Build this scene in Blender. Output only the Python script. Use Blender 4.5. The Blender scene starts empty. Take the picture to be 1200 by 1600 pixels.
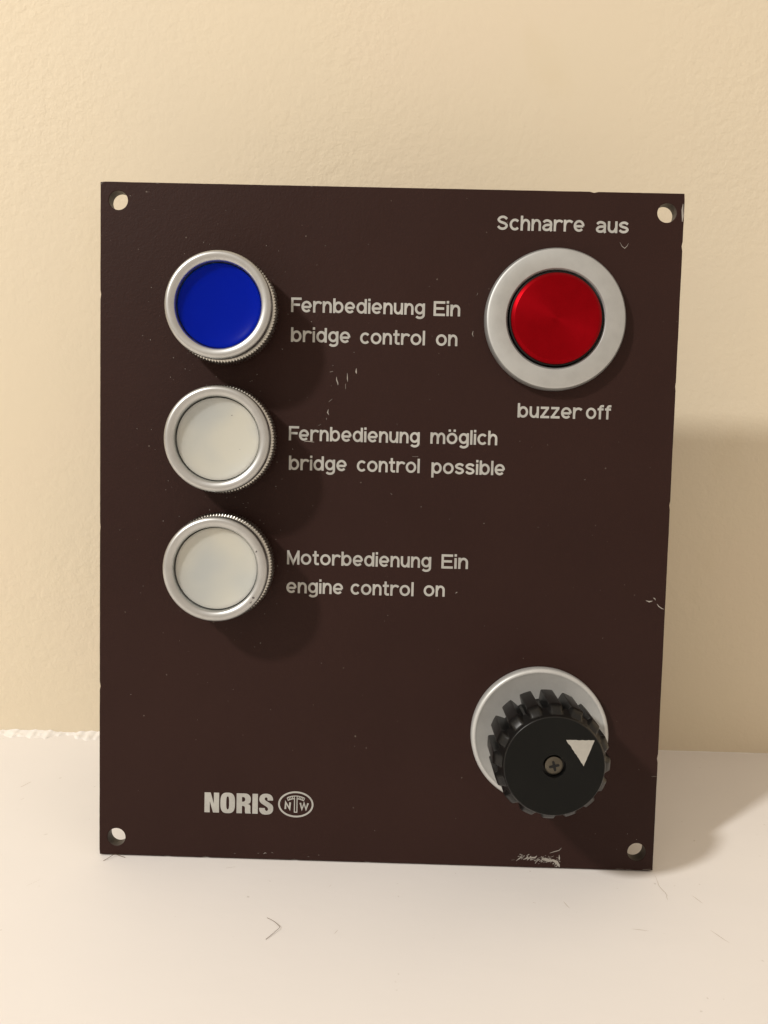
import bpy, bmesh, math, random
from mathutils import Vector, Euler, Matrix, noise

S = bpy.context.scene
COL = S.collection
MM = 0.001
LEAN = math.radians(5.0)
PW, PH, PT = 161.2, 192.0, 4.0        # face plate, millimetres
WALL_Y = 83.69                          # wall plane behind the plate's foot

# ------------------------------------------------------------------ camera
cam_d = bpy.data.cameras.new('camera')
cam = bpy.data.objects.new('camera', cam_d)
COL.objects.link(cam)
S.camera = cam
cam_d.sensor_fit = 'VERTICAL'
cam_d.sensor_height = 36.0
cam_d.lens = 1338.83 / 1600 * 36.0
cam_d.clip_start = 0.01
cam_d.clip_end = 20.0
cam.matrix_world = (Matrix.Translation(Vector((83.70, -230.42, 140.16)) * MM)
                    @ Matrix.Rotation(0.0124, 4, 'Z') @ Matrix.Rotation(1.4139, 4, 'X')
                    @ Matrix.Rotation(0.0237, 4, 'Z'))

# ------------------------------------------------------------------ light
world = bpy.data.worlds.new('World')
S.world = world
world.use_nodes = True
wb = world.node_tree.nodes['Background']
wb.inputs['Color'].default_value = (1.0, 0.84, 0.68, 1)
wb.inputs['Strength'].default_value = 0.67

key_d = bpy.data.lights.new('room_lamp', 'POINT')
key_d.energy = 67
key_d.color = (1.0, 0.965, 0.915)
key_d.shadow_soft_size = 0.056
key = bpy.data.objects.new('room_lamp', key_d)
key.location = Vector((-837.0, -804.0, 1056.0)) * MM
COL.objects.link(key)

S.view_settings.view_transform = 'Standard'
S.view_settings.look = 'None'
S.view_settings.exposure = 0.0
S.view_settings.gamma = 1.0

# ------------------------------------------------------------------ materials
def new_mat(name):
    m = bpy.data.materials.new(name)
    m.use_nodes = True
    nt = m.node_tree
    return m, nt, nt.nodes['Principled BSDF']

def nd(nt, typ, **kw):
    n = nt.nodes.new(typ)
    for k, v in kw.items():
        if hasattr(n, k):
            setattr(n, k, v)
        else:
            n.inputs[k].default_value = v
    return n

def coords(nt, scale=(1, 1, 1)):
    tc = nd(nt, 'ShaderNodeTexCoord')
    mp = nd(nt, 'ShaderNodeMapping')
    mp.inputs['Scale'].default_value = scale
    nt.links.new(tc.outputs['Object'], mp.inputs['Vector'])
    return mp.outputs['Vector']

def noise_tex(nt, vec, scale, detail=3, rough=0.55, dist=0.0):
    n = nd(nt, 'ShaderNodeTexNoise')
    n.inputs['Scale'].default_value = scale
    n.inputs['Detail'].default_value = detail
    n.inputs['Roughness'].default_value = rough
    n.inputs['Distortion'].default_value = dist
    nt.links.new(vec, n.inputs['Vector'])
    return n.outputs['Fac']

def ramp(nt, fac, stops, interp='LINEAR'):
    r = nd(nt, 'ShaderNodeValToRGB')
    r.color_ramp.interpolation = interp
    el = r.color_ramp.elements
    while len(el) < len(stops):
        el.new(0.5)
    for e, (p, c) in zip(el, stops):
        e.position = p
        e.color = (*c, 1) if len(c) == 3 else c
    nt.links.new(fac, r.inputs['Fac'])
    return r.outputs['Color']

def bump(nt, height, strength, dist, normal=None):
    b = nd(nt, 'ShaderNodeBump')
    b.inputs['Strength'].default_value = strength
    b.inputs['Distance'].default_value = dist
    nt.links.new(height, b.inputs['Height'])
    if normal is not None:
        nt.links.new(normal, b.inputs['Normal'])
    return b.outputs['Normal']

def mix_math(nt, a, b, op='ADD', fb=None):
    m = nd(nt, 'ShaderNodeMath', operation=op)
    nt.links.new(a, m.inputs[0])
    if b is not None:
        nt.links.new(b, m.inputs[1])
    else:
        m.inputs[1].default_value = fb
    return m.outputs[0]

def mat_wall():
    m, nt, b = new_mat('cream_emulsion_paint')
    v = coords(nt)
    big = noise_tex(nt, v, 7, 3, 0.5, 0.5)
    c = ramp(nt, big, [(0.3, (0.705, 0.625, 0.480)), (0.5, (0.722, 0.636, 0.482)), (0.7, (0.732, 0.625, 0.486))])
    st = ramp(nt, noise_tex(nt, coords(nt, (1.3, 1, 0.8)), 13, 4, 0.5, 0.3), [(0.62, (0, 0, 0)), (0.72, (1, 1, 1))])
    mx = nd(nt, 'ShaderNodeMixRGB', blend_type='MULTIPLY')
    nt.links.new(mix_math(nt, st, None, 'MULTIPLY', 0.6), mx.inputs['Fac'])
    nt.links.new(c, mx.inputs['Color1'])
    mx.inputs['Color2'].default_value = (0.955, 0.935, 0.88, 1)
    nt.links.new(mx.outputs['Color'], b.inputs['Base Color'])
    b.inputs['Roughness'].default_value = 0.67
    b.inputs['Specular IOR Level'].default_value = 0.25
    f1 = noise_tex(nt, v, 520, 2, 0.5, 0.4)
    f2 = noise_tex(nt, v, 1100, 2, 0.5)
    f3 = noise_tex(nt, v, 190, 2, 0.5)
    h = mix_math(nt, f1, mix_math(nt, f2, None, 'MULTIPLY', 0.35))
    h = mix_math(nt, h, mix_math(nt, f3, None, 'MULTIPLY', 1.0))
    # the roller texture is patchy: strong in places and rubbed smooth in others
    patch = ramp(nt, noise_tex(nt, v, 9, 2), [(0.35, (0.2, 0.2, 0.2)), (0.62, (1, 1, 1))])
    bn = nd(nt, 'ShaderNodeBump')
    bn.inputs['Distance'].default_value = 0.0008
    nt.links.new(h, bn.inputs['Height'])
    nt.links.new(mix_math(nt, patch, None, 'MULTIPLY', 0.30), bn.inputs['Strength'])
    nt.links.new(bn.outputs['Normal'], b.inputs['Normal'])
    return m

def mat_shelf():
    m, nt, b = new_mat('white_gloss_paint')
    v = coords(nt)
    big = noise_tex(nt, v, 9, 3)
    c = ramp(nt, big, [(0.3, (0.815, 0.79, 0.765)), (0.7, (0.85, 0.825, 0.80))])
    # faint grime specks
    sp = noise_tex(nt, v, 420, 1, 0.4)
    spm = ramp(nt, sp, [(0.77, (0, 0, 0)), (0.81, (1, 1, 1))])
    mx = nd(nt, 'ShaderNodeMixRGB', blend_type='MIX')
    nt.links.new(mix_math(nt, spm, None, 'MULTIPLY', 0.35), mx.inputs['Fac'])
    nt.links.new(c, mx.inputs['Color1'])
    mx.inputs['Color2'].default_value = (0.42, 0.37, 0.31, 1)
    nt.links.new(mx.outputs['Color'], b.inputs['Base Color'])
    b.inputs['Roughness'].default_value = 0.67
    b.inputs['Specular IOR Level'].default_value = 0.35
    f1 = noise_tex(nt, coords(nt, (1, 2.5, 1)), 60, 3)
    f2 = noise_tex(nt, v, 300, 2)
    h = mix_math(nt, f1, mix_math(nt, f2, None, 'MULTIPLY', 0.25))
    nt.links.new(bump(nt, h, 0.10, 0.0008), b.inputs['Normal'])
    return m

def mat_brown():
    m, nt, b = new_mat('brown_powder_coat')
    v = coords(nt)
    c = ramp(nt, noise_tex(nt, v, 16, 4), [(0.3, (0.0245, 0.0100, 0.0080)), (0.7, (0.0290, 0.0122, 0.0097))])
    dust = noise_tex(nt, v, 900, 1, 0.3)
    dm = ramp(nt, dust, [(0.80, (0, 0, 0)), (0.84, (1, 1, 1))])
    mx = nd(nt, 'ShaderNodeMixRGB')
    nt.links.new(mix_math(nt, dm, None, 'MULTIPLY', 0.35), mx.inputs['Fac'])
    nt.links.new(c, mx.inputs['Color1'])
    mx.inputs['Color2'].default_value = (0.30, 0.26, 0.22, 1)
    nt.links.new(mx.outputs['Color'], b.inputs['Base Color'])
    smear = noise_tex(nt, coords(nt, (1.0, 1.0, 0.45)), 42, 5, 0.6, 0.8)
    nt.links.new(ramp(nt, smear, [(0.35, (0.44, 0.44, 0.44)), (0.65, (0.60, 0.60, 0.60))]), b.inputs['Roughness'])
    b.inputs['Specular IOR Level'].default_value = 0.15
    g = mix_math(nt, noise_tex(nt, v, 1500, 2), noise_tex(nt, v, 500, 2))
    nt.links.new(bump(nt, g, 0.30, 0.00022), b.inputs['Normal'])
    return m

def mat_plain(name, col, rough=0.5, metal=0.0, spec=0.5, nscale=None, nstr=0.1, ndist=0.0002, coat=0.0, var=0.06):
    m, nt, b = new_mat(name)
    v = coords(nt)
    lo = tuple(x * (1 - var) for x in col)
    hi = tuple(min(1, x * (1 + var)) for x in col)
    nt.links.new(ramp(nt, noise_tex(nt, v, 130, 4), [(0.3, lo), (0.7, hi)]), b.inputs['Base Color'])
    b.inputs['Roughness'].default_value = rough
    b.inputs['Metallic'].default_value = metal
    b.inputs['Specular IOR Level'].default_value = spec
    b.inputs['Coat Weight'].default_value = coat
    b.inputs['Coat Roughness'].default_value = 0.08
    if nscale:
        nt.links.new(bump(nt, noise_tex(nt, v, nscale, 3), nstr, ndist), b.inputs['Normal'])
    return m

def yellow_patches(m, lo, hi):
    # old plastic, yellowed unevenly from lamp to lamp
    nt = m.node_tree
    b = nt.nodes['Principled BSDF']
    g = nd(nt, 'ShaderNodeNewGeometry')
    nt.links.new(ramp(nt, noise_tex(nt, g.outputs['Position'], 55, 2, 0.4), [(0.38, lo), (0.62, hi)]), b.inputs['Base Color'])

def mat_turned(name, col, rough, aniso, metal=1.0):
    """lathe-turned metal: circular micro grooves about the part's own axis (local Y)"""
    m, nt, b = new_mat(name)
    tc = nd(nt, 'ShaderNodeTexCoord')
    sep = nd(nt, 'ShaderNodeSeparateXYZ')
    nt.links.new(tc.outputs['Object'], sep.inputs[0])
    x2 = mix_math(nt, sep.outputs['X'], sep.outputs['X'], 'MULTIPLY')
    z2 = mix_math(nt, sep.outputs['Z'], sep.outputs['Z'], 'MULTIPLY')
    rr = mix_math(nt, mix_math(nt, x2, z2), None, 'POWER', 0.5)
    comb = nd(nt, 'ShaderNodeCombineXYZ')
    nt.links.new(rr, comb.inputs['X'])
    nt.links.new(mix_math(nt, sep.outputs['Y'], None, 'MULTIPLY', 1.0), comb.inputs['Y'])
    g = noise_tex(nt, comb.outputs[0], 2600, 2, 0.6)
    v = coords(nt)
    wear = noise_tex(nt, v, 260, 4)
    lo = tuple(x * 0.93 for x in col)
    nt.links.new(ramp(nt, wear, [(0.35, lo), (0.6, col)]), b.inputs['Base Color'])
    b.inputs['Metallic'].default_value = metal
    b.inputs['Roughness'].default_value = rough
    b.inputs['Anisotropic'].default_value = aniso
    tn = nd(nt, 'ShaderNodeTangent', direction_type='RADIAL', axis='Y')
    nt.links.new(tn.outputs[0], b.inputs['Tangent'])
    nt.links.new(bump(nt, mix_math(nt, g, wear), 0.18, 0.00006), b.inputs['Normal'])
    return m

M_WALL = mat_wall()
M_SHELF = mat_shelf()
M_BROWN = mat_brown()
M_CAULK = mat_plain('white_filler', (0.86, 0.84, 0.81), 0.3, spec=0.5, nscale=500, nstr=0.3, ndist=0.0006)
M_INK = mat_plain('grey_white_lettering', (0.41, 0.41, 0.385), 0.6, spec=0.3, nscale=1800, nstr=0.2, ndist=0.0001, var=0.15)
M_SCRATCH = mat_plain('bare_scratch', (0.31, 0.29, 0.26), 0.5, spec=0.4, var=0.25)
M_SATIN = mat_turned('satin_anodised_aluminium', (0.53, 0.54, 0.535), 0.37, 0.1, 0.97)
M_FLANGE = mat_turned('fine_turned_aluminium', (0.50, 0.515, 0.51), 0.44, 0.3, 0.72)
M_DISC = mat_turned('satin_silver_flange', (0.56, 0.57, 0.56), 0.42, 0.25, 0.35)
M_KNURL = mat_plain('knurled_aluminium', (0.60, 0.59, 0.55), 0.30, 1.0)
M_RED = mat_turned('red_anodised_aluminium', (0.31, 0.003, 0.007), 0.44, 0.5)
M_RED.node_tree.nodes['Principled BSDF'].inputs['Anisotropic Rotation'].default_value = 0.25
M_BLACK = mat_plain('black_plastic', (0.0075, 0.0078, 0.0072), 0.5, spec=0.10, nscale=900, nstr=0.12, ndist=0.0001)
M_BLACKGLOSS = mat_plain('black_moulded_plastic', (0.0055, 0.0055, 0.0053), 0.34, spec=0.36, nscale=700, nstr=0.06, ndist=0.0001)
M_RUBBER = mat_plain('dark_gasket', (0.006, 0.006, 0.006), 0.6, spec=0.3)
M_WHITEFILL = mat_plain('white_pointer_fill', (0.38, 0.37, 0.335), 0.55, nscale=900, nstr=0.5, ndist=0.0003, var=0.1)
M_SCREW = mat_plain('dull_steel', (0.11, 0.10, 0.08), 0.36, 1.0, nscale=1500, nstr=0.2, ndist=0.0001, var=0.25)
M_HAIR = mat_plain('dark_fibre', (0.16, 0.11, 0.07), 0.6)
M_CRACK = mat_plain('grimy_crack', (0.58, 0.52, 0.46), 0.8)
M_MILK = mat_plain('milky_plastic_lens', (0.50, 0.515, 0.49), 0.35, spec=0.3, coat=0.6, var=0.015)
yellow_patches(M_MILK, (0.46, 0.485, 0.475), (0.56, 0.56, 0.50))
M_BLUE = mat_plain('cobalt_blue_lens', (0.0001, 0.010, 0.34), 0.5, spec=0.0, coat=0.12, var=0.02)
M_EDGE = mat_plain('dark_machined_edge', (0.055, 0.045, 0.038), 0.5, spec=0.5, var=0.3)

# ------------------------------------------------------------------ helpers
def link(name, me, mat, parent=None, loc=(0, 0, 0), smooth=None):
    o = bpy.data.objects.new(name, me)
    COL.objects.link(o)
    if mat and not me.materials:
        me.materials.append(mat)
    o.location = Vector(loc) * MM
    if parent:
        o.parent = parent
    if smooth is not None:
        for p in me.polygons:
            p.use_smooth = True
        try:
            me.set_sharp_from_angle(angle=math.radians(smooth))
        except Exception:
            pass
    return o

def from_bm(name, bm, mat, parent=None, loc=(0, 0, 0), smooth=None):
    bmesh.ops.scale(bm, vec=(MM, MM, MM), verts=bm.verts)
    me = bpy.data.meshes.new(name)
    bm.to_mesh(me)
    bm.free()
    return link(name, me, mat, parent, loc, smooth)

def lathe(profile, seg=96, rfun=None, closed_axis=True):
    """profile: (radius, height out of the plate). Axis = local -Y. Returns a bmesh in mm."""
    bm = bmesh.new()
    rings = []
    for r, w in profile:
        if r < 1e-6:
            rings.append([bm.verts.new((0, -w, 0))])
        else:
            ring = []
            for i in range(seg):
                a = 2 * math.pi * i / seg
                q = rfun(r, w, a) if rfun else r
                ring.append(bm.verts.new((q * math.cos(a), -w, q * math.sin(a))))
            rings.append(ring)
    for A, B in zip(rings, rings[1:]):
        if len(A) == 1 and len(B) == 1:
            continue
        for i in range(seg):
            j = (i + 1) % seg
            if len(A) == 1:
                bm.faces.new((A[0], B[i], B[j]))
            elif len(B) == 1:
                bm.faces.new((A[i], B[0], A[j]))
            else:
                bm.faces.new((A[i], B[i], B[j], A[j]))
    bmesh.ops.recalc_face_normals(bm, faces=bm.faces)
    return bm

def arc_profile(cx, cw, r, a0, a1, n):
    return [(cx + r * math.cos(math.radians(a0 + (a1 - a0) * i / n)),
             cw + r * math.sin(math.radians(a0 + (a1 - a0) * i / n))) for i in range(n + 1)]

def box_bm(x0, x1, y0, y1, z0, z1, bevel=0, seg=2):
    bm = bmesh.new()
    bmesh.ops.create_cube(bm, size=1)
    for v in bm.verts:
        v.co = Vector(((x0 + x1) / 2 + v.co.x * (x1 - x0), (y0 + y1) / 2 + v.co.y * (y1 - y0), (z0 + z1) / 2 + v.co.z * (z1 - z0)))
    if bevel:
        bmesh.ops.bevel(bm, geom=list(bm.edges), offset=bevel, segments=seg, affect='EDGES', profile=0.5)
    return bm

def outline_mesh(loops, extrude=0.0, bevel=0.0, bres=2):
    """flat outlines (mm, x/z) filled, holes cut out; lies in XZ facing -Y, thickness = 2*extrude about y=0"""
    cu = bpy.data.curves.new('tmp_outline', 'CURVE')
    cu.dimensions = '2D'
    cu.fill_mode = 'BOTH'
    for lp in loops:
        sp = cu.splines.new('POLY')
        sp.points.add(len(lp) - 1)
        for p, (x, z) in zip(sp.points, lp):
            p.co = (x, z, 0, 1)
        sp.use_cyclic_u = True
    cu.extrude = extrude
    cu.bevel_depth = bevel
    cu.bevel_resolution = bres
    cu.offset = -bevel
    o = bpy.data.objects.new('tmp_outline', cu)
    COL.objects.link(o)
    dg = bpy.context.evaluated_depsgraph_get()
    me = bpy.data.meshes.new_from_object(o.evaluated_get(dg))
    bpy.data.objects.remove(o)
    bpy.data.curves.remove(cu)
    me.transform(Matrix.Rotation(math.radians(90), 4, 'X'))      # curve normal +Z -> -Y
    me.transform(Matrix.Scale(MM, 4))
    me.materials.clear()
    return me

def circle_pts(cx, cy, r, n=48):
    return [(cx + r * math.cos(2 * math.pi * i / n), cy + r * math.sin(2 * math.pi * i / n)) for i in range(n)]

def ribbon(bm, pts, width, y, closed=False, thick=0.0):
    """stroke with mitred joins in the XZ plane at height y (negative = out of the plate)"""
    n = len(pts)
    P = [Vector(p) for p in pts]
    L, R = [], []
    for i in range(n):
        if closed:
            a, b = P[i - 1], P[(i + 1) % n]
            d1, d2 = (P[i] - a), (b - P[i])
        else:
            d1 = P[i] - P[i - 1] if i > 0 else P[1] - P[0]
            d2 = P[i + 1] - P[i] if i < n - 1 else P[-1] - P[-2]
        d1 = d1.normalized(); d2 = d2.normalized()
        n1 = Vector((-d1.y, d1.x)); n2 = Vector((-d2.y, d2.x))
        nn = (n1 + n2)
        nn = n1 if nn.length < 1e-4 else nn.normalized()
        k = min(1.0 / max(0.35, nn.dot(n1)), 2.4)
        w = width(i / max(1, n - 1)) if callable(width) else width
        L.append(P[i] + nn * (w / 2 * k)); R.append(P[i] - nn * (w / 2 * k))
    vl = [bm.verts.new((p.x, y, p.y)) for p in L]
    vr = [bm.verts.new((p.x, y, p.y)) for p in R]
    for i in range(n if closed else n - 1):
        j = (i + 1) % n
        f = bm.faces.new((vl[i], vr[i], vr[j], vl[j]))
        f.normal_update()
        if f.normal.y > 0:
            f.normal_flip()

# ------------------------------------------------------------------ setting
bm = box_bm(-700, 900, WALL_Y, WALL_Y + 120, -60, 800)
wall = from_bm('wall', bm, M_WALL)
wall['kind'] = 'structure'
bm = box_bm(-700, 900, -420, WALL_Y + 60, -40, 0, 3.0, 3)
shelf = from_bm('shelf', bm, M_SHELF)
shelf['kind'] = 'structure'

# lumpy white filler run along the joint of shelf and wall
bm = bmesh.new()
rows = []
xs = [-120 + i * 0.55 for i in range(int(440 / 0.55))]
for x in xs:
    left = 1.0 if x < 25 else 0.04
    n1 = noise.noise(Vector((x * 0.11, 3.1, 0)))
    n2 = noise.noise(Vector((x * 0.37, 9.7, 0)))
    n3 = noise.noise(Vector((x * 0.95, 1.7, 4)))
    hgt = (0.16 + 0.34 * left + left * max(0.0, 0.35 + 0.9 * n1 + 0.6 * n2 + 0.2 * n3))
    dep = (0.4 + 0.6 * left + left * (3.2 + 4.0 * n1 + 2.4 * n2 + 1.0 * n3))
    hgt, dep = max(0.12, hgt), max(0.5, dep)
    row = []
    for k in range(9):
        t = k / 8
        # cross section: up on the wall, hollow corner, out on the shelf with a ragged lip
        yy = WALL_Y - 0.02 - dep * t ** 1.1
        zz = hgt * (1 - t) ** 1.2
        bl = noise.noise(Vector((x * 0.55, t * 3.5, 7.7)))
        zz += left * max(0.0, bl) * 0.9 * math.sin(math.pi * min(1, t * 1.02))
        row.append(bm.verts.new((x, yy, max(zz, 0.02) if k < 8 else -0.25)))
    rows.append(row)
for A, B in zip(rows, rows[1:]):
    for k in range(8):
        bm.faces.new((A[k], A[k + 1], B[k + 1], B[k]))
bmesh.ops.recalc_face_normals(bm, faces=bm.faces)
if sum(f.normal.z for f in bm.faces) < 0:
    bmesh.ops.reverse_faces(bm, faces=bm.faces)
caulk = from_bm('filler_bead', bm, M_CAULK, smooth=60)
caulk['kind'] = 'structure'

def floor_strokes(name, strokes, mat, z=0.03, parent=None):
    bm = bmesh.new()
    for k, (pts, w) in enumerate(strokes):
        b2 = bmesh.new()
        ribbon(b2, pts, w, 0)
        for f in b2.faces:
            vs = [bm.verts.new((v.co.x, v.co.z, z + 0.002 * k)) for v in f.verts]
            f2 = bm.faces.new(vs); f2.normal_update()
            if f2.normal.z < 0: f2.normal_flip()
        b2.free()
    return from_bm(name, bm, mat, parent)

def wiggle(pts, n=6, amp=0.15, seed=0):
    rnd = random.Random(seed)
    out = []
    for (a, b) in zip(pts, pts[1:]):
        for i in range(n):
            t = i / n
            out.append((a[0] + (b[0] - a[0]) * t + rnd.uniform(-amp, amp), a[1] + (b[1] - a[1]) * t + rnd.uniform(-amp, amp)))
    out.append(pts[-1])
    return out

taper = lambda w: (lambda t: w * (0.25 + 0.75 * math.sin(math.pi * min(1, max(0, t)))))
crack = floor_strokes('paint_crack', [
    (wiggle([(161.4, -1.9), (161.0, -7.3), (161.9, -10.6), (161.4, -13.5)], 5, 0.12, 1), taper(0.22)),
    (wiggle([(169.0, -11.0), (170.6, -14.5)], 3, 0.1, 3), taper(0.22)),
    (wiggle([(168.6, -26.0), (171.6, -31.0)], 3, 0.1, 4), taper(0.22)),
    (wiggle([(148.0, -26.6), (152.2, -27.2)], 3, 0.1, 5), taper(0.22)),
    (wiggle([(132.4, -15.6), (133.6, -18.6)], 3, 0.1, 6), taper(0.22)),
], M_CRACK, parent=shelf)
crack['kind'] = 'stuff'
marks = floor_strokes('grime_marks', [
    ([(-40.4, 39.6), (-38.6, 43.4)], taper(0.9)),
    ([(-36.6, 31.0), (-36.0, 32.0)], taper(0.5)),
    ([(38.0, -4.6), (40.6, -3.8)], taper(0.4)),
    ([(-14.5, -16.0), (-12.0, -13.0)], taper(0.2)),
    ([(71.2, -32.2), (71.9, -30.9)], taper(0.5)),
    ([(68.3, -12.1), (68.7, -11.2)], taper(0.35)),
    ([(124.0, -16.4), (124.7, -16.7)], taper(0.45)),
    ([(87.0, -9.8), (87.4, -9.5)], taper(0.3)),
    ([(180.5, 80.5), (186.5, 79.9)], taper(0.9)),
], M_CRACK, z=0.02, parent=shelf)
marks['kind'] = 'stuff'

def tube(name, pts, r, mat, label, cat):
    cu = bpy.data.curves.new(name, 'CURVE')
    cu.dimensions = '3D'
    sp = cu.splines.new('NURBS')
    sp.points.add(len(pts) - 1)
    for p, c in zip(sp.points, pts):
        p.co = (c[0] * MM, c[1] * MM, c[2] * MM, 1)
    sp.use_endpoint_u = True
    sp.order_u = 3
    cu.bevel_depth = r * MM
    cu.bevel_resolution = 1
    o = bpy.data.objects.new(name, cu)
    COL.objects.link(o)
    dg = bpy.context.evaluated_depsgraph_get()
    me = bpy.data.meshes.new_from_object(o.evaluated_get(dg))
    bpy.data.objects.remove(o)
    o = link(name, me, mat, smooth=60)
    o['label'] = label
    o['category'] = cat
    return o

tube('hair', [(53.2, -26.8, .1), (54.9, -28.0, .25), (56.0, -29.4, .4), (57.3, -31.0, .5), (56.3, -32.4, .4), (55.6, -33.6, .3), (54.2, -35.4, .1)],
     0.06, M_HAIR, 'short dark bent hair lying on the white shelf in front of the panel', 'hair')
tube('fibre', [(2.2, -2.9, .1), (3.6, -1.9, .5), (4.6, -0.4, .9), (6.2, -0.6, .4), (7.9, -0.9, .1)],
     0.07, M_HAIR, 'tiny curled fibre caught at the bottom left corner of the panel', 'fibre')

# ------------------------------------------------------------------ control panel
panel = bpy.data.objects.new('control_panel', None)
COL.objects.link(panel)
panel.empty_display_size = 0.03
panel.location = (0, 0, (PT * math.sin(LEAN) + 0.02) * MM)
panel.rotation_euler = (-LEAN, 0, 0)
panel['label'] = 'dark brown metal panel with three round lamps, red button and black knob on white shelf'
panel['category'] = 'control panel'

# face plate, outline slightly nicked, four drilled holes
rnd = random.Random(5)
def edge_pts(a, b, n, nx, ny, seed):
    out = []
    for i in range(n):
        t = i / n
        j = 0.03 * noise.noise(Vector((seed * 13.7, t * 26, 0))) + 0.03 * noise.noise(Vector((seed * 3.7, t * 110, 5)))
        if rnd.random() < 0.018:
            j -= rnd.uniform(0.12, 0.3)
        if i == 0:
            j = 0
        out.append((a[0] + (b[0] - a[0]) * t + nx * j, a[1] + (b[1] - a[1]) * t + ny * j))
    return out
c = 0.15
outer = (edge_pts((c, 0), (PW - c, 0), 130, 0, -1, 1) + edge_pts((PW, c), (PW, PH - c), 150, 1, 0, 2)
         + edge_pts((PW - c, PH), (c, PH), 130, 0, 1, 3) + edge_pts((0, PH - c), (0, c), 150, -1, 0, 4))
HOLES = [(5.0, 187.0), (156.5, 186.7), (5.0, 5.3), (156.3, 5.5)]
loops = [outer] + [circle_pts(x, z, 2.62, 40) for x, z in HOLES]
me = outline_mesh(loops, PT / 2 - 0.18, 0.18, 2)
me.materials.append(M_BROWN)
me.materials.append(M_EDGE)
for p in me.polygons:
    if abs(p.normal.y) < 0.5:
        p.material_index = 1
plate = link('face_plate', me, None, panel, (0, PT / 2, 0))

# ---- lettering ----------------------------------------------------
def ell(cx, cy, rx, ry, a0, a1, n=20):
    return [(cx + rx * math.cos(math.radians(a0 + (a1 - a0) * i / n)), cy + ry * math.sin(math.radians(a0 + (a1 - a0) * i / n))) for i in range(n + 1)]

def spl(pts, n=6):
    out = []
    P = [pts[0]] + pts + [pts[-1]]
    for i in range(1, len(P) - 2):
        p0, p1, p2, p3 = P[i - 1], P[i], P[i + 1], P[i + 2]
        for k in range(n):
            t = k / n
            out.append(tuple(0.5 * ((2 * p1[d]) + (-p0[d] + p2[d]) * t + (2 * p0[d] - 5 * p1[d] + 4 * p2[d] - p3[d]) * t * t
                                    + (-p0[d] + 3 * p1[d] - 3 * p2[d] + p3[d]) * t ** 3) for d in (0, 1)))
    out.append(pts[-1])
    return out

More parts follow.
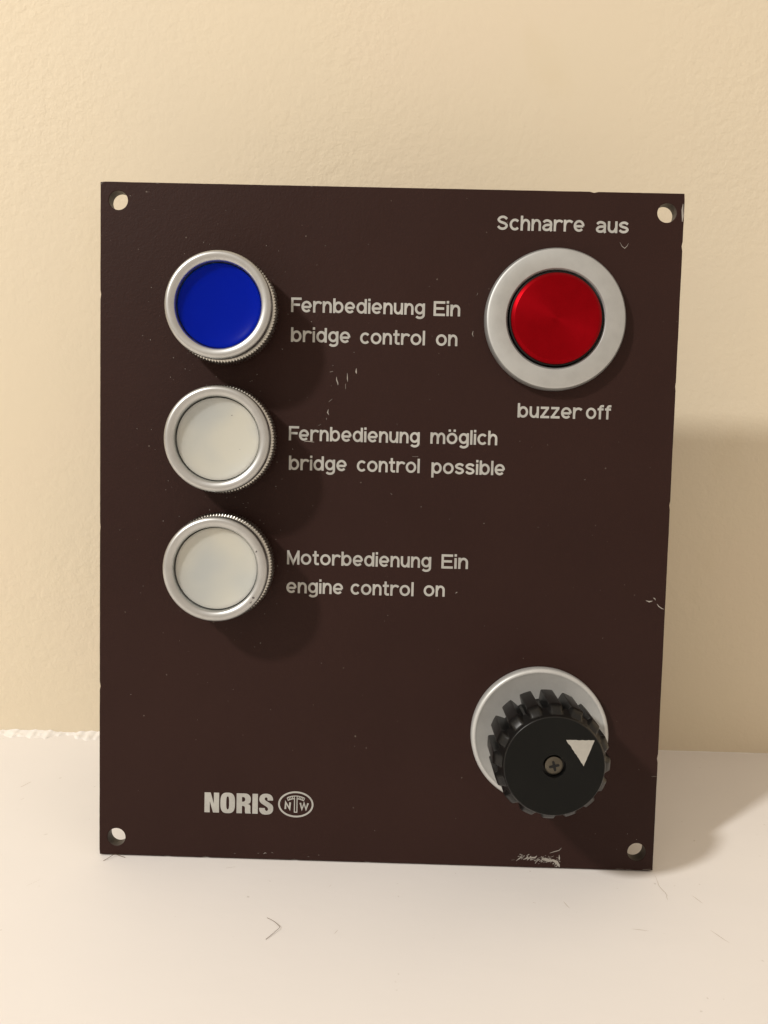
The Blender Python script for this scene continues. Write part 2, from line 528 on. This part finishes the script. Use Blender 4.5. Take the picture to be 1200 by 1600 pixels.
SW = 0.157
H_ = SW / 2
XH = 0.79
XT = XH - H_
CY = XH / 2
RY = XH / 2 - H_
def arch(x0, x1, y0=None):
    """n-arch joining stem x0 to a right leg x1"""
    m = (x0 + x1) / 2 + 0.02
    return [(x0, 0.42)] + ell(m, 0.46, (x1 - m), XT - 0.46, 165, 0, 12) + [(x1, 0)]
def G():
    g = {}
    o = lambda cx, rx: (ell(cx, CY, rx, RY, 0, 342, 19), True)
    g['o'] = (0.73, [o(0.365, 0.365 - H_)])
    g['ö'] = (0.73, [o(0.365, 0.365 - H_), ([(0.20, 0.86), (0.20, 1.02)], 0), ([(0.53, 0.86), (0.53, 1.02)], 0)])
    g['b'] = (0.70, [([(H_, 0), (H_, 1.0)], 0), o(0.70 - 0.335, 0.335 - H_)])
    g['d'] = (0.70, [([(0.70 - H_, 0), (0.70 - H_, 1.0)], 0), o(0.335, 0.335 - H_)])
    g['p'] = (0.70, [([(H_, -0.27), (H_, XH)], 0), o(0.70 - 0.335, 0.335 - H_)])
    g['g'] = (0.68, [([(0.68 - H_, XH), (0.68 - H_, 0.0)] + ell(0.34, 0.0, 0.34 - H_, 0.20, -5, -150, 12), 0), (ell(0.33, CY + 0.02, 0.33 - H_, RY - 0.02, 0, 342, 19), True)])
    g['e'] = (0.70, [([(H_ + 0.02, 0.37), (0.70 - H_, 0.37)] , 0), (ell(0.35, CY, 0.35 - H_, RY, -3, 318, 22), 0)])
    g['c'] = (0.63, [(ell(0.35, CY, 0.35 - H_, RY, 42, 318, 18), 0)])
    g['n'] = (0.62, [([(H_, 0), (H_, XH)], 0), (arch(H_, 0.62 - H_), 0)])
    g['h'] = (0.62, [([(H_, 0), (H_, 1.0)], 0), (arch(H_, 0.62 - H_), 0)])
    g['m'] = (1.0, [([(H_, 0), (H_, XH)], 0), (arch(H_, 0.5), 0), (arch(0.5, 1.0 - H_), 0)])
    g['u'] = (0.62, [([(0.62 - H_, 0), (0.62 - H_, XH)], 0), ([(0.62 - x, XH - y) for x, y in arch(H_, 0.62 - H_)], 0)])
    g['r'] = (0.56, [([(H_, 0), (H_, XH)], 0), ([(H_, 0.36)] + ell(0.36, 0.42, 0.27, XT - 0.42, 160, 42, 10), 0)])
    g['i'] = (SW, [([(H_, 0), (H_, XH - 0.03)], 0), ([(H_, 0.86), (H_, 1.03)], 0)])
    g['l'] = (SW, [([(H_, 0), (H_, 1.0)], 0)])
    g['t'] = (0.44, [([(0.19, 1.0), (0.19, 0.2)] + ell(0.30, 0.2, 0.11, 0.2 - H_, 190, 270, 6) + [(0.44, H_)], 0), ([(0.0, XT - 0.02), (0.42, XT - 0.02)], 0)])
    g['f'] = (0.44, [([(0.18, 0.0), (0.18, 0.74)] + ell(0.31, 0.74, 0.13, 0.99 - H_ - 0.74, 175, 90, 6) + [(0.44, 0.99 - H_)], 0), ([(0.0, XT - 0.02), (0.42, XT - 0.02)], 0)])
    g['z'] = (0.60, [([(0.03, XT), (0.57, XT)], 0), ([(0.50, XT - 0.02), (0.11, H_ + 0.02)], 0), ([(0.01, H_), (0.60, H_)], 0)])
    s = spl([(0.555, 0.60), (0.44, 0.685), (0.31, XT), (0.17, 0.67), (H_, 0.565), (0.16, 0.46), (0.31, 0.405), (0.47, 0.345), (0.545, 0.235), (0.46, 0.12), (0.31, H_), (0.16, 0.115), (0.055, 0.21)])
    g['s'] = (0.63, [(s, 0)])
    g['S'] = (0.72, [([(x * 1.14, y * 1.265) for x, y in s], 0)])
    g['a'] = (0.65, [(spl([(0.08, 0.58), (0.17, 0.68), (0.32, XT), (0.49, 0.65), (0.56, 0.53), (0.56, 0.3), (0.56, 0.1), (0.60, 0.0)]), 0),
                     (spl([(0.555, 0.42), (0.38, 0.42), (0.2, 0.385), (H_, 0.25), (0.14, 0.12), (0.29, H_), (0.46, 0.13), (0.555, 0.26)]), 0)])
    g['F'] = (0.70, [([(H_, 0), (H_, 1.0)], 0), ([(H_, 1 - H_), (0.70, 1 - H_)], 0), ([(H_, 0.51), (0.60, 0.51)], 0)])
    g['E'] = (0.72, [([(H_, 0), (H_, 1.0)], 0), ([(H_, 1 - H_), (0.72, 1 - H_)], 0), ([(H_, 0.51), (0.66, 0.51)], 0), ([(H_, H_), (0.72, H_)], 0)])
    g['M'] = (0.86, [([(H_, 0), (H_, 1.0)], 0), ([(0.86 - H_, 0), (0.86 - H_, 1.0)], 0), ([(H_, 0.93), (0.43, 0.12), (0.86 - H_, 0.93)], 0)])
    return g
GLY = G()
CAP = 4.02

def word(bm, text, x0, z0, x1, cap=CAP):
    gap = 0.085
    tot = sum(GLY[ch][0] for ch in text) + gap * (len(text) - 1)
    for a, b in zip(text, text[1:]):
        if a == 'F': tot -= 0.09
    sx = (x1 - x0) / tot
    x = x0
    wdt = SW * (cap + sx) / 2
    for i, ch in enumerate(text):
        adv, strokes = GLY[ch]
        for k, (pts, closed) in enumerate(strokes):
            q = [(x + px * sx, z0 + pz * cap) for px, pz in pts]
            ribbon(bm, q, wdt, -0.02 - 0.004 * k - 0.012 * (i % 2), bool(closed))
        x += (adv + gap) * sx
        if ch == 'F': x -= 0.09 * sx

LINES = [
    ('first line of lettering beside the blue lamp, reading Fernbedienung Ein', [('Fernbedienung', 53.44, 157.50, 90.72), ('Ein', 93.1, 157.35, 100.54)]),
    ('second line of lettering beside the blue lamp, reading bridge control on', [('bridge', 53.54, 149.30, 70.14), ('control', 72.86, 149.17, 90.96), ('on', 94.01, 149.15, 100.0)]),
    ('lettering beside the middle lamp, reading Fernbedienung möglich', [('Fernbedienung', 53.42, 121.85, 90.25), ('möglich', 93.24, 121.9, 112.02)]),
    ('lettering beside the middle lamp, reading bridge control possible', [('bridge', 53.56, 113.55, 69.89), ('control', 72.75, 113.55, 90.47), ('possible', 93.78, 113.5, 114.43)]),
    ('lettering beside the lowest lamp, reading Motorbedienung Ein', [('Motorbedienung', 53.5, 86.7, 94.47), ('Ein', 97.36, 86.7, 104.94)]),
    ('lettering beside the lowest lamp, reading engine control on', [('engine', 53.44, 78.5, 69.63), ('control', 71.78, 78.5, 89.69), ('on', 92.55, 78.6, 98.56)]),
    ('lettering above the red button, reading Schnarre aus', [('Schnarre', 109.97, 181.1, 133.99), ('aus', 137.15, 180.95, 146.21)]),
    ('lettering below the red button, reading buzzer off', [('buzzer', 117.42, 129.8, 135.25), ('off', 136.5, 129.85, 143.51)]),
]
for lab, words in LINES:
    bm = bmesh.new()
    for t, x0, z0, x1 in words:
        word(bm, t, x0, z0, x1)
    o = from_bm('lettering', bm, M_INK, panel)
    o['label'] = lab

# bold maker's name (outlines in hundredths of its own drawing, scaled on to the plate)
def bold_name():
    def arc(cx, cy, rx, ry, a0, a1, n=10):
        return ell(cx, cy, rx, ry, a0, a1, n)
    L = []
    # drawing: x right, y DOWN from the cap line 0 to the base line 290
    N = [(0, 0), (88, 0), (134, 160), (134, 0), (210, 0), (210, 290), (124, 290), (76, 124), (76, 290), (0, 290)]
    L.append(N)
    def sup(cx, cy, rx, ry, e=2.6, n=44):
        out = []
        for i in range(n):
            a = 2 * math.pi * i / n
            ca, sa = math.cos(a), math.sin(a)
            out.append((cx + rx * math.copysign(abs(ca) ** (2 / e), ca), cy + ry * math.copysign(abs(sa) ** (2 / e), sa)))
        return out
    L.append(sup(334, 145, 105, 150, 2.9)); L.append(sup(334, 145, 21, 95, 2.8))
    R = [(462, 0), (590, 0)] + [(590 + 76 * math.sin(math.radians(a)), 76 - 76 * math.cos(math.radians(a))) for a in range(10, 91, 10)] + \
        [(666, 100), (660, 128), (642, 146), (622, 152), (646, 160), (660, 178), (662, 200), (662, 262), (668, 290), (590, 290), (584, 268), (584, 212), (578, 190), (560, 182), (540, 182), (540, 290), (462, 290)]
    L.append(R)
    L.append([(540, 52), (562, 52), (578, 60), (586, 76), (586, 96), (578, 112), (562, 120), (540, 120)])
    L.append([(690, 0), (768, 0), (768, 290), (690, 290)])
    def q(pts): return spl(pts, 5)
    Sx = q([(986, 92), (984, 60), (966, 24), (934, 2), (886, -6), (838, 2), (804, 28), (790, 66), (794, 104), (816, 134), (856, 160), (894, 184), (914, 206), (916, 228), (902, 244), (886, 242), (874, 228), (870, 204)]) + \
         [(788, 204)] + q([(788, 212), (796, 252), (822, 284), (860, 298), (904, 298), (950, 286), (980, 256), (990, 214), (984, 172), (958, 142), (920, 118), (884, 96), (868, 78), (868, 60), (880, 48), (896, 50), (906, 64), (908, 92)])
    L.append(Sx)
    k = 20.0 / 990
    kz = 5.92 / 290
    return [[(30.7 + x * k, 19.46 - y * kz) for x, y in lp] for lp in L]
me = outline_mesh(bold_name(), 0.012)
o = link('brand_lettering', me, M_INK, panel, (0, -0.025, 0))
o['label'] = 'bold condensed white capitals near the bottom left of the plate'

# oval emblem: ring, hollow T with a scale across its top, N and W
bm = bmesh.new()
cx, cz = 57.25, 16.66
ribbon(bm, [(cx + 4.88 * math.cos(2 * math.pi * i / 64), cz + 3.62 * math.sin(2 * math.pi * i / 64)) for i in range(64)], 0.50, -0.02, True)
def em(px, py):   # emblem drawing units, 1200 px wide study -> mm
    return (cx + (px - 548) * 0.01088, cz - (py - 492) * 0.01088)
thin = 0.27
ribbon(bm, [em(*p) for p in [(512, 330), (512, 705), (580, 705), (580, 330)]], thin, -0.022)
arcp = lambda r, a0, a1, n: [em(548 + r * math.sin(math.radians(a0 + (a1 - a0) * i / n)), 262 + 520 - r * math.cos(math.radians(a0 + (a1 - a0) * i / n))) for i in range(n + 1)]
ribbon(bm, arcp(520, -26, 26, 14), thin * 0.9, -0.024)
ribbon(bm, arcp(446, -29, -4.5, 8), thin * 0.9, -0.026)
ribbon(bm, arcp(446, 4.5, 29, 8), thin * 0.9, -0.026)
for a in (-27, -21.5, -16, -10.5, -5, -0.5, 4, 10.5, 16, 21.5, 27):
    r0, r1 = (520, 446)
    if a == -0.5: continue
    ribbon(bm, [em(548 + r * math.sin(math.radians(a)), 782 - r * math.cos(math.radians(a))) for r in (r0, r1)], 0.22, -0.028)
ribbon(bm, [em(*p) for p in [(270, 625), (278, 440), (385, 620), (395, 440)]], 0.52, -0.024)
ribbon(bm, [em(*p) for p in [(668, 445), (712, 620), (768, 455), (822, 620), (875, 450)]], 0.47, -0.024)
o = from_bm('emblem', bm, M_INK, panel)
o['label'] = 'small oval emblem with N, T and W inside a thin ring'

# ---- scratches and chips in the coating ---------------------------
bm = bmesh.new()
rnd = random.Random(11)
def chip(pts, w, y=None):
    ribbon(bm, pts, w, y if y is not None else -(0.006 + 0.0012 * (len(bm.faces) % 9)))
for p, w in [
    ([(64.6, 141.2), (65.5, 141.4)], 0.25), ([(65.3, 142.9), (65.5, 143.1)], 0.2),
    ([(66.5, 139.9), (66.55, 139.0), (66.9, 138.2), (66.95, 137.6)], 0.32),
    ([(69.5, 141.0), (69.55, 139.6), (69.65, 138.6)], 0.26), ([(69.1, 138.0), (69.1, 136.6)], 0.3),
    ([(72.0, 142.4), (71.95, 141.4), (72.1, 140.9)], 0.4), ([(64.5, 132.9), (65.4, 133.7)], 0.3),
    ([(64.4, 130.8), (64.2, 129.9), (64.6, 129.2)], 0.34), ([(63.9, 128.4), (63.95, 127.9)], 0.34), ([(61.6, 126.1), (62.4, 126.6)], 0.15),
    ([(143.9, 178.5), (144.6, 177.4), (145.3, 176.9), (145.9, 177.5), (146.3, 178.3)], 0.16),
    ([(104.3, 153.5), (104.1, 152.6), (104.4, 151.8)], 0.22), ([(105.0, 163.2), (105.3, 164.0)], 0.18),
    ([(155.6, 79.05), (156.6, 78.75), (157.5, 79.0)], 0.36), ([(157.6, 79.9), (158.1, 79.7), (158.3, 79.2)], 0.26),
    ([(158.8, 78.2), (159.3, 77.5), (160.2, 76.9), (160.8, 76.7)], 0.26),
    ([(82.5, 107.6), (82.9, 107.3)], 0.35), ([(88.3, 118.15), (90.0, 118.2)], 0.18),
    ([(101.6, 79.6), (101.9, 79.95), (102.2, 80.0)], 0.2), ([(159.6, 28.0), (161.0, 28.1)], 0.22),
    ([(57.7, 121.55), (58.6, 121.75), (59.8, 121.65), (60.6, 121.5)], 0.26),
    # scuff at the lower right edge
    ([(131.2, 4.4), (132.6, 4.9), (133.9, 5.3), (134.6, 6.1)], 0.24),
    ([(134.0, 4.0), (134.05, 3.0), (134.1, 2.3)], 0.42),
    ([(120.2, 2.0), (121.2, 2.1)], 0.15), ([(121.6, 1.8), (122.6, 2.6), (123.1, 3.0)], 0.35),
    ([(123.6, 2.2), (124.6, 2.7), (125.2, 2.9)], 0.42), ([(125.0, 2.7), (126.2, 2.9), (127.0, 2.9), (127.6, 3.5)], 0.5),
    ([(126.4, 2.5), (126.9, 2.2)], 0.3), ([(128.0, 2.4), (128.6, 2.5)], 0.35), ([(129.2, 3.1), (129.4, 2.5), (130.6, 2.3), (132.2, 2.4)], 0.7),
    ([(130.6, 1.8), (132.2, 2.3), (133.3, 1.8), (134.0, 0.9), (134.2, 0.35)], 0.8), ([(131.6, 3.2), (132.4, 3.6)], 0.3), ([(133.2, 3.1), (133.7, 3.1)], 0.35),
    # worn rim at the upper right, lower right and lower left
    ([(160.75, 189.2), (160.65, 187.6), (160.8, 185.9), (160.75, 184.4)], 0.55),
    ([(150.5, 0.30), (152.8, 0.28)], 0.2), ([(153.5, 0.3), (155.0, 0.26)], 0.16), ([(158.3, 0.35), (160.6, 0.5)], 0.3),
    ([(39.5, 1.5), (39.9, 1.4)], 0.25), ([(46.4, 1.7), (46.8, 1.7)], 0.25), ([(48.0, 1.5), (48.5, 1.9), (49.0, 1.8)], 0.2), ([(50.4, 2.1), (50.9, 1.9)], 0.25), ([(61.0, 1.2), (61.4, 1.1)], 0.25),
    ([(0.25, 191.2), (0.6, 191.75)], 0.25), ([(15.5, 191.8), (16.3, 191.8)], 0.22), ([(58.2, 191.75), (58.8, 191.8)], 0.2),
]:
    chip(p, taper(w))
for i in range(130):     # crumbled edge of the scuff at the lower right
    t = rnd.random() ** 0.8
    x = 121.4 + 12.8 * t
    z = (2.6 + 0.5 * math.sin(t * 9)) if t < 0.75 else 2.6 - (t - 0.75) * 7.0
    z += rnd.gauss(0, 0.32 + 0.25 * t)
    s = rnd.uniform(0.08, 0.34)
    t2 = rnd.uniform(-0.2, 1.1)
    chip([(x - s * math.cos(t2), z - s * math.sin(t2)), (x, z + rnd.uniform(-.06, .06)), (x + s * math.cos(t2), z + s * math.sin(t2))], taper(s * rnd.uniform(0.5, 1.0)))
for i in range(110):     # loose dust, denser round the lamps
    if i < 75:
        lz = rnd.choice([157, 121.6, 86.6])
        a, r = rnd.uniform(0, 6.28), 15.4 + abs(rnd.gauss(0, 5))
        x, z = 36 + r * math.cos(a), lz + r * math.sin(a)
    else:
        x, z = rnd.uniform(3, 158), rnd.uniform(3, 189)
    s = rnd.uniform(0.04, 0.11)
    t = rnd.uniform(0, 3.1)
    chip([(x - s * math.cos(t), z - s * math.sin(t)), (x + s * math.cos(t), z + s * math.sin(t))], s * 1.4)
o = from_bm('scratches', bm, M_SCRATCH, panel)
o['kind'] = 'stuff'

# ---- indicator lamps ----------------------------------------------
for m_ in (M_BLUE, M_MILK):
    b_ = m_.node_tree.nodes['Principled BSDF']
    b_.inputs['Coat Roughness'].default_value = 0.24
    b_.inputs['Subsurface Weight'].default_value = 0.85
    b_.inputs['Subsurface Radius'].default_value = (0.0045, 0.0045, 0.0045)
    b_.inputs['Subsurface Scale'].default_value = 1.0
M_DIRT = mat_plain('dark_dirt', (0.06, 0.05, 0.05), 0.7)
def indicator(u, v, lens_mat, label, specks=()):
    base = lathe([(12.6, -0.6), (12.6, 3.9), (13.6, 4.0)], 64)
    body = from_bm('indicator_lamp', base, M_RUBBER, panel, (u, 0, v), 40)
    body['label'] = label
    # knurled ring with real teeth
    teeth = 110
    seg = teeth * 4
    def rf(r, w, a):
        if r < 14.0:
            return r
        ph = (a / (2 * math.pi) * teeth) % 1.0
        return r - 0.5 * abs(ph - 0.5) * 2 * (1 if r > 14.3 else 0.55)
    kn = lathe([(12.9, 3.6), (13.9, 3.7), (14.95, 4.2), (14.95, 7.2), (14.6, 7.75), (14.2, 7.9), (13.4, 7.95), (12.9, 7.8)], seg, rf)
    from_bm('knurled_ring', kn, M_KNURL, body, smooth=28)
    # rounded bezel, dished towards the lens
    prof = [(12.9, 7.6), (13.0, 9.0), (13.3, 9.6), (13.9, 10.2), (14.2, 10.9), (14.25, 11.8)]
    prof += arc_profile(13.05, 12.7, 1.2, 0, 85, 10)
    prof += [(12.6, 13.86), (12.1, 13.72), (11.75, 13.55), (11.5, 13.3), (11.4, 12.95), (11.36, 12.4), (11.36, 10.8)]
    from_bm('bezel', lathe(prof, 128), M_SATIN, body, smooth=40)
    ln = lathe([(0, 10.5), (2, 10.53), (4, 10.62), (6, 10.8), (7.5, 11.0), (8.8, 11.25), (9.8, 11.52), (10.4, 11.7), (10.8, 11.78), (11.08, 11.7), (11.12, 10.5)], 96)
    from_bm('lens', ln, lens_mat, body, smooth=50)
    if specks:
        bm = bmesh.new()
        for k, (dx, dz, w_, rr) in enumerate(specks):
            for q in range(3):
                x_, z_ = dx + rnd.uniform(-rr, rr), dz + rnd.uniform(-rr, rr)
                n_ = 7
                vs = [bm.verts.new((x_ + rr * rnd.uniform(0.5, 1) * math.cos(-6.283 * i / n_), -w_ - 0.01 * q, z_ + rr * rnd.uniform(0.4, 0.9) * math.sin(-6.283 * i / n_))) for i in range(n_)]
                f = bm.faces.new(vs); f.normal_update()
                if f.normal.y > 0: f.normal_flip()
        d_ = from_bm('dirt_specks', bm, M_DIRT, body)
        d_['kind'] = 'stuff'
    from_bm('lens_gap', lathe([(11.37, 10.9), (10.9, 10.9)], 64), M_RUBBER, body)

indicator(35.75, 156.9, M_BLUE, 'top indicator lamp with a cobalt blue lens')
indicator(35.8, 121.6, M_MILK, 'middle indicator lamp with a milky white lens', [(3.6, 6.5, 11.05, 0.13), (5.8, -2.6, 11.0, 0.08)])
indicator(35.75, 86.6, M_MILK, 'lowest indicator lamp with a milky white lens and dark nicks on its rim', [(10.6, -7.3, 13.97, 0.26), (9.9, -8.6, 13.97, 0.2), (11.2, 5.2, 13.88, 0.2)])

# ---- red push button ------------------------------------------------
bu, bv = 126.6, 156.8
fl = [(18.6, -0.3), (19.35, 0.15), (19.45, 0.5), (19.45, 1.7), (19.3, 2.5), (18.9, 3.05), (18.3, 3.3), (14.2, 3.32), (13.75, 3.25), (13.35, 2.9), (13.2, 2.4), (13.15, 0.3)]
button = from_bm('push_button', lathe(fl, 128), M_FLANGE, panel, (bu, 0, bv), 28)
button['label'] = 'red push button in a broad turned aluminium flange'
from_bm('button_gap', lathe([(13.4, 0.5), (11.5, 0.5)], 64), M_RUBBER, button)
cap = [(12.35, 0.4), (12.4, 3.7), (12.3, 4.0), (11.75, 4.5), (11.45, 4.66), (10.9, 4.7), (7.0, 4.66), (3.0, 4.63), (0, 4.62)]
from_bm('button_cap', lathe(cap, 128), M_RED, button, smooth=22)
from_bm('cap_sleeve', lathe([(12.75, 0.5), (12.75, 3.35), (12.55, 3.45), (12.42, 3.3)], 96), M_RUBBER, button, smooth=40)

# ---- rotary knob ----------------------------------------------------
ku, kv = 126.55, 39.9
TEETH = 16
def sstep(a, b, x):
    t = max(0, min(1, (x - a) / (b - a)))
    return t * t * (3 - 2 * t)
def knob_r(r, w, a):
    if r != 13.3:
        return r
    ph = ((a / (2 * math.pi)) * TEETH + 0.567) % 1.0
    d = abs(ph - 0.5) * 2            # 0 at ridge centre, 1 in the flute
    # flutes end blind against a chamfered front band; ridges run out over it in rounded noses
    floor_ = 12.5 + 1.6 * sstep(23.0, 24.0, w)
    if w > 24.0:
        floor_ = 14.1 - (w - 24.0) * 0.31
    top, q = 15.25, 0.0
    if w > 23.4:
        q = min(1.0, (w - 23.4) / 3.7)
        top = 15.25 - 2.3 * q ** 2.2
    ridge = 1 - sstep(0.50 - 0.20 * q, 0.86 - 0.20 * q, d)
    return floor_ + max(0.0, top - floor_) * ridge
prof = [(9.0, 11.0), (12.4, 11.0), (12.7, 11.05)]
w = 11.1
while w < 27.75:
    prof.append((13.3, w))
    w += 0.6 if w < 20.6 else 0.2
prof += [(12.85, 27.93), (12.75, 28.0), (3.0, 28.0), (2.95, 27.9), (2.9, 26.3), (0, 26.2)]
grip = from_bm('rotary_knob', lathe(prof, 16 * 24, knob_r), M_BLACKGLOSS, panel, (126.05, 0, 40.45), 32)
grip['label'] = 'black fluted rotary knob standing proud of a turned aluminium flange'
# matt front disc
from_bm('front_disc', lathe([(12.72, 27.98), (12.66, 28.03), (12.5, 28.04), (3.15, 28.04), (3.0, 28.0), (2.98, 27.8)], 128), M_BLACK, grip, smooth=30)
fk = [(18.4, -0.3), (19.3, 0.1), (19.45, 0.5), (19.45, 2.65), (19.3, 2.95), (18.95, 3.3), (18.6, 3.42), (18.35, 3.42), (18.05, 3.3), (17.9, 3.2), (10, 3.18), (9.0, 3.18)]
from_bm('flange', lathe(fk, 128), M_DISC, grip, (ku - 126.05, 0, kv - 40.45), 35)
from_bm('neck', lathe([(9.6, 2.5), (9.6, 11.2)], 64), M_BLACK, grip, smooth=30)
# pointer triangle, edges a little ragged
tri = [(128.75, 47.5), (135.95, 47.55), (133.45, 40.75)]
out = []
rnd = random.Random(3)
for (a, b) in zip(tri, tri[1:] + tri[:1]):
    for i in range(14):
        t = i / 14
        j = rnd.uniform(-0.07, 0.07) if i else 0
        out.append((a[0] + (b[0] - a[0]) * t + j - 126.05, a[1] + (b[1] - a[1]) * t + j - 40.45))
link('pointer_mark', outline_mesh([out], 0.012), M_WHITEFILL, grip, (0, -28.1, 0))
# screw in its counterbore
sc = [(2.42, 26.0), (2.45, 27.0), (2.3, 27.35), (1.7, 27.6), (0.9, 27.74), (0, 27.8)]
screw = from_bm('screw', lathe(sc, 64), M_SCREW, grip, smooth=40)
bm = bmesh.new()
for k in range(2):
    a = math.radians(14 + 90 * k)
    d = Vector((math.cos(a), math.sin(a)))
    e = Vector((-d.y, d.x))
    pts = []
    for s, wd in [(-1.35, 0.2), (-1.1, 0.32), (-0.5, 0.34), (0, 0.5), (0.5, 0.34), (1.1, 0.32), (1.35, 0.2)]:
        pts.append((s, wd))
    up = [d * s + e * wd for s, wd in pts]
    dn = [d * s - e * wd for s, wd in reversed(pts)]
    vs = [bm.verts.new((p.x, -27.83 - 0.004 * k, p.y)) for p in up + dn]
    f = bm.faces.new(vs)
    f.normal_update()
    if f.normal.y > 0: f.normal_flip()
from_bm('cross_slot', bm, M_RUBBER, grip)

# ---- housings behind the plate (what it rests back on) ---------------
for (u, v, r, dp) in [(35.8, 156.9, 11.0, 62), (35.8, 121.6, 11.0, 62), (35.8, 86.6, 11.0, 62), (126.6, 156.8, 12.0, 60), (126.6, 39.9, 14.0, 66)]:
    b_ = lathe([(0, -PT - dp), (r - 1, -PT - dp), (r, -PT - dp + 1), (r, -PT - 3), (r + 2.5, -PT - 3), (r + 2.5, -PT + 0.1)], 48)
    from_bm('rear_housing', b_, M_BLACK, panel, (u, 0, v), 35)
